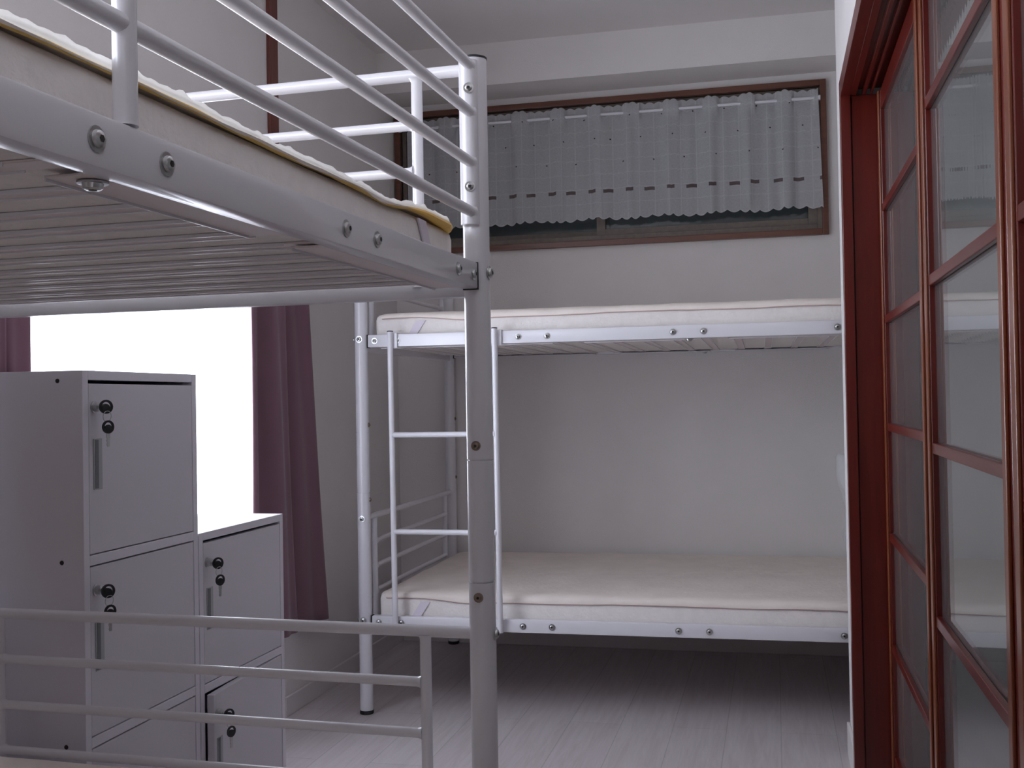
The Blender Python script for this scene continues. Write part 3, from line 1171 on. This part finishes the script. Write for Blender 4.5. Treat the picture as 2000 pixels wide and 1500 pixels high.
# ------------------------------------------------------------------ curtains
def sheet(bm, fn, ns, nt, uv=None):
    lay = bm.loops.layers.uv.new('UVMap')
    g = [[bm.verts.new(fn(i / ns, j / nt)) for j in range(nt + 1)] for i in range(ns + 1)]
    for i in range(ns):
        for j in range(nt):
            f = bm.faces.new((g[i][j], g[i + 1][j], g[i + 1][j + 1], g[i][j + 1]))
            if uv:
                for l, (a, b) in zip(f.loops, ((i, j), (i + 1, j), (i + 1, j + 1), (i, j + 1))):
                    l[lay].uv = uv(a / ns, b / nt)
    return bm


def plum(name, label, top, bot, ztop, zbot, xc, amp, folds, seed):
    """top/bot: (y0, y1) at the hooks and at the hem"""
    def fn(s, t):
        ya = top[0] + (bot[0] - top[0]) * (1 - t) ** 1.3
        yb = top[1] + (bot[1] - top[1]) * (1 - t) ** 1.0
        y = ya + (yb - ya) * s
        w = sin(2 * pi * folds * s + seed + 0.5 * sin(3 * t + seed)) * 0.8
        w += 0.35 * sin(2 * pi * folds * 2.3 * s + 1.3 * seed + t)
        a = amp * (0.75 + 0.25 * (1 - t))
        return (xc + a * w, y + 0.006 * sin(2 * pi * folds * s * 1.0 + 1.2), zbot + (ztop - zbot) * t)
    bm = bmesh.new()
    sheet(bm, fn, 140, 40)
    o = link(name, bm, M['purple'], angle=180)
    sm = o.modifiers.new('thick', 'SOLIDIFY')
    sm.thickness = 0.0015
    return tag(o, label, 'curtain')


plum('plum_curtain', 'plum purple curtain gathered at the right side of the bright window, above the lockers',
     (2.765, 3.155), (2.74, 3.325), 1.63, 0.268, -1.418, 0.027, 2.6, 0.4)
plum('plum_curtain', 'dark plum curtain at the left side of the bright window, at the photo border',
     (1.715, 1.885), (1.71, 1.89), 1.63, 0.27, -1.430, 0.015, 2.5, 2.0)
# sheer
def fsheer(s, t):
    y = 1.745 + (2.965 - 1.745) * s
    w = sin(2 * pi * 11 * s + 0.6 * sin(2.0 * t)) + 0.4 * sin(2 * pi * 27 * s + 2)
    return (-1.475 + 0.007 * w, y, 0.415 + (1.570 - 0.415) * t)


bm = bmesh.new()
sheet(bm, fsheer, 220, 16)
o = link('sheer_curtain', bm, M['sheer'], angle=180)
tag(o, 'white sheer curtain glowing in the left window between the plum curtains', 'curtain')
bm = bmesh.new()
sweep(bm, [(-1.425, 1.68, 1.645), (-1.425, 3.19, 1.645)], 0.009, 14)
for y in (1.70, 3.10):
    box(bm, XL, -1.420, y - 0.008, y + 0.008, 1.655, 1.668, 0.001)
cr = link('curtain_rail', bm, M['white_metal'])
tag(cr, 'white curtain rail over the left window', 'curtain rail')


def half_valance(name, label, x0, x1, seed, folds):
    """lace valance on the rod: pleated header, scalloped hem"""
    ztop, zrod, zhem = 2.066, 2.034, 1.640
    wide = (x1 - x0)

    def fn(s, t):
        x = x0 + wide * s
        ph = 2 * pi * folds * s + seed + 0.5 * sin(5 * s + seed)
        fo = sin(ph)
        w = 0.6 * fo + 0.3 * sin(1.9 * ph + 1.0) + 0.12 * sin(3.3 * ph + seed)
        sc = abs(sin(pi * s * wide / 0.040))
        sct = abs(sin(pi * s * wide / 0.031 + 0.5))
        zt = ztop + (0.007 * sct + 0.006 * max(fo, 0)) - 0.006
        z = zhem + (zt - zhem) * t + (0.004 * sin(s * 21 + seed) - 0.010 * sc) * math.exp(-t * 16)
        pinch = math.exp(-((z - zrod) / 0.030) ** 2)
        k = 1 / (1 + math.exp(-(fo - 0.05) * 9))          # 1 where the cloth passes in front of the rod
        yrod = 4.124 + (0.0075 - 0.0165 * k)
        yfree = 4.122 - 0.011 * w * (0.65 + 0.35 * (1 - t))
        spread = 0.010 * (1 - t) if s > 0.98 else 0
        return (x + spread + 0.005 * cos(ph) * (1 - 0.5 * t), yfree * (1 - pinch) + yrod * pinch, z)
    bm = bmesh.new()
    sheet(bm, fn, 330, 60, uv=lambda s, t: (s * wide * 1.0, t * (ztop - zhem)))
    o = link(name, bm, M['valance'], angle=180)
    return tag(o, label, 'curtain', 'short lace curtains on the high window')


half_valance('lace_curtain', 'left half of the short white lace curtain with brown dashes, behind the near bed post',
             -1.400, -0.628, 0.3, 5.4)
half_valance('lace_curtain', 'right half of the short white lace curtain with brown dashes and scalloped hem',
             -0.632, 0.176, 1.9, 5.8)
bm = bmesh.new()
sweep(bm, [(WX0 + 0.001, 4.124, 2.034), (WX1 - 0.001, 4.124, 2.034)], 0.0058, 14)
for x, s in ((WX0 + 0.001, 1), (WX1 - 0.001, -1)):
    lathe(bm, (x, 4.124, 2.034), (s, 0, 0), [(0, 0.0095), (0.010, 0.0095), (0.012, 0.0065)], 14)
rod = link('curtain_rod', bm, M['white_metal'])
tag(rod, 'thin white rod across the high window carrying the lace curtains', 'curtain rod')

# ------------------------------------------------------------------ wrapped bundle on the far lower bunk
bm = bmesh.new()
bmesh.ops.create_icosphere(bm, subdivisions=5, radius=1.0)
for v in bm.verts:
    p = v.co.copy()
    q = Vector((p.x * 0.17, p.y * 0.20, p.z * 0.17))
    k = 1 + 0.10 * noise.noise(p * 2.3) + 0.05 * abs(noise.noise(p * 6.0)) * 2 - 0.04
    q *= k
    if q.z < -0.13:
        q.z = -0.13 - (q.z + 0.13) * 0.05
    # knotted tip pulled up and to the left
    tip = max(0.0, p.dot(Vector((-0.55, -0.1, 0.83))) - 0.80) / 0.20
    q += Vector((-0.085, 0, 0.115)) * tip ** 1.5
    v.co = q
bag = link('wrapped_bundle', bm, M['bag'], loc=(0.375, 3.64, 0.365 + 0.142), angle=60)
tag(bag, 'crumpled white plastic-wrapped bundle on the far lower mattress, peeping past the wall end', 'bundle')
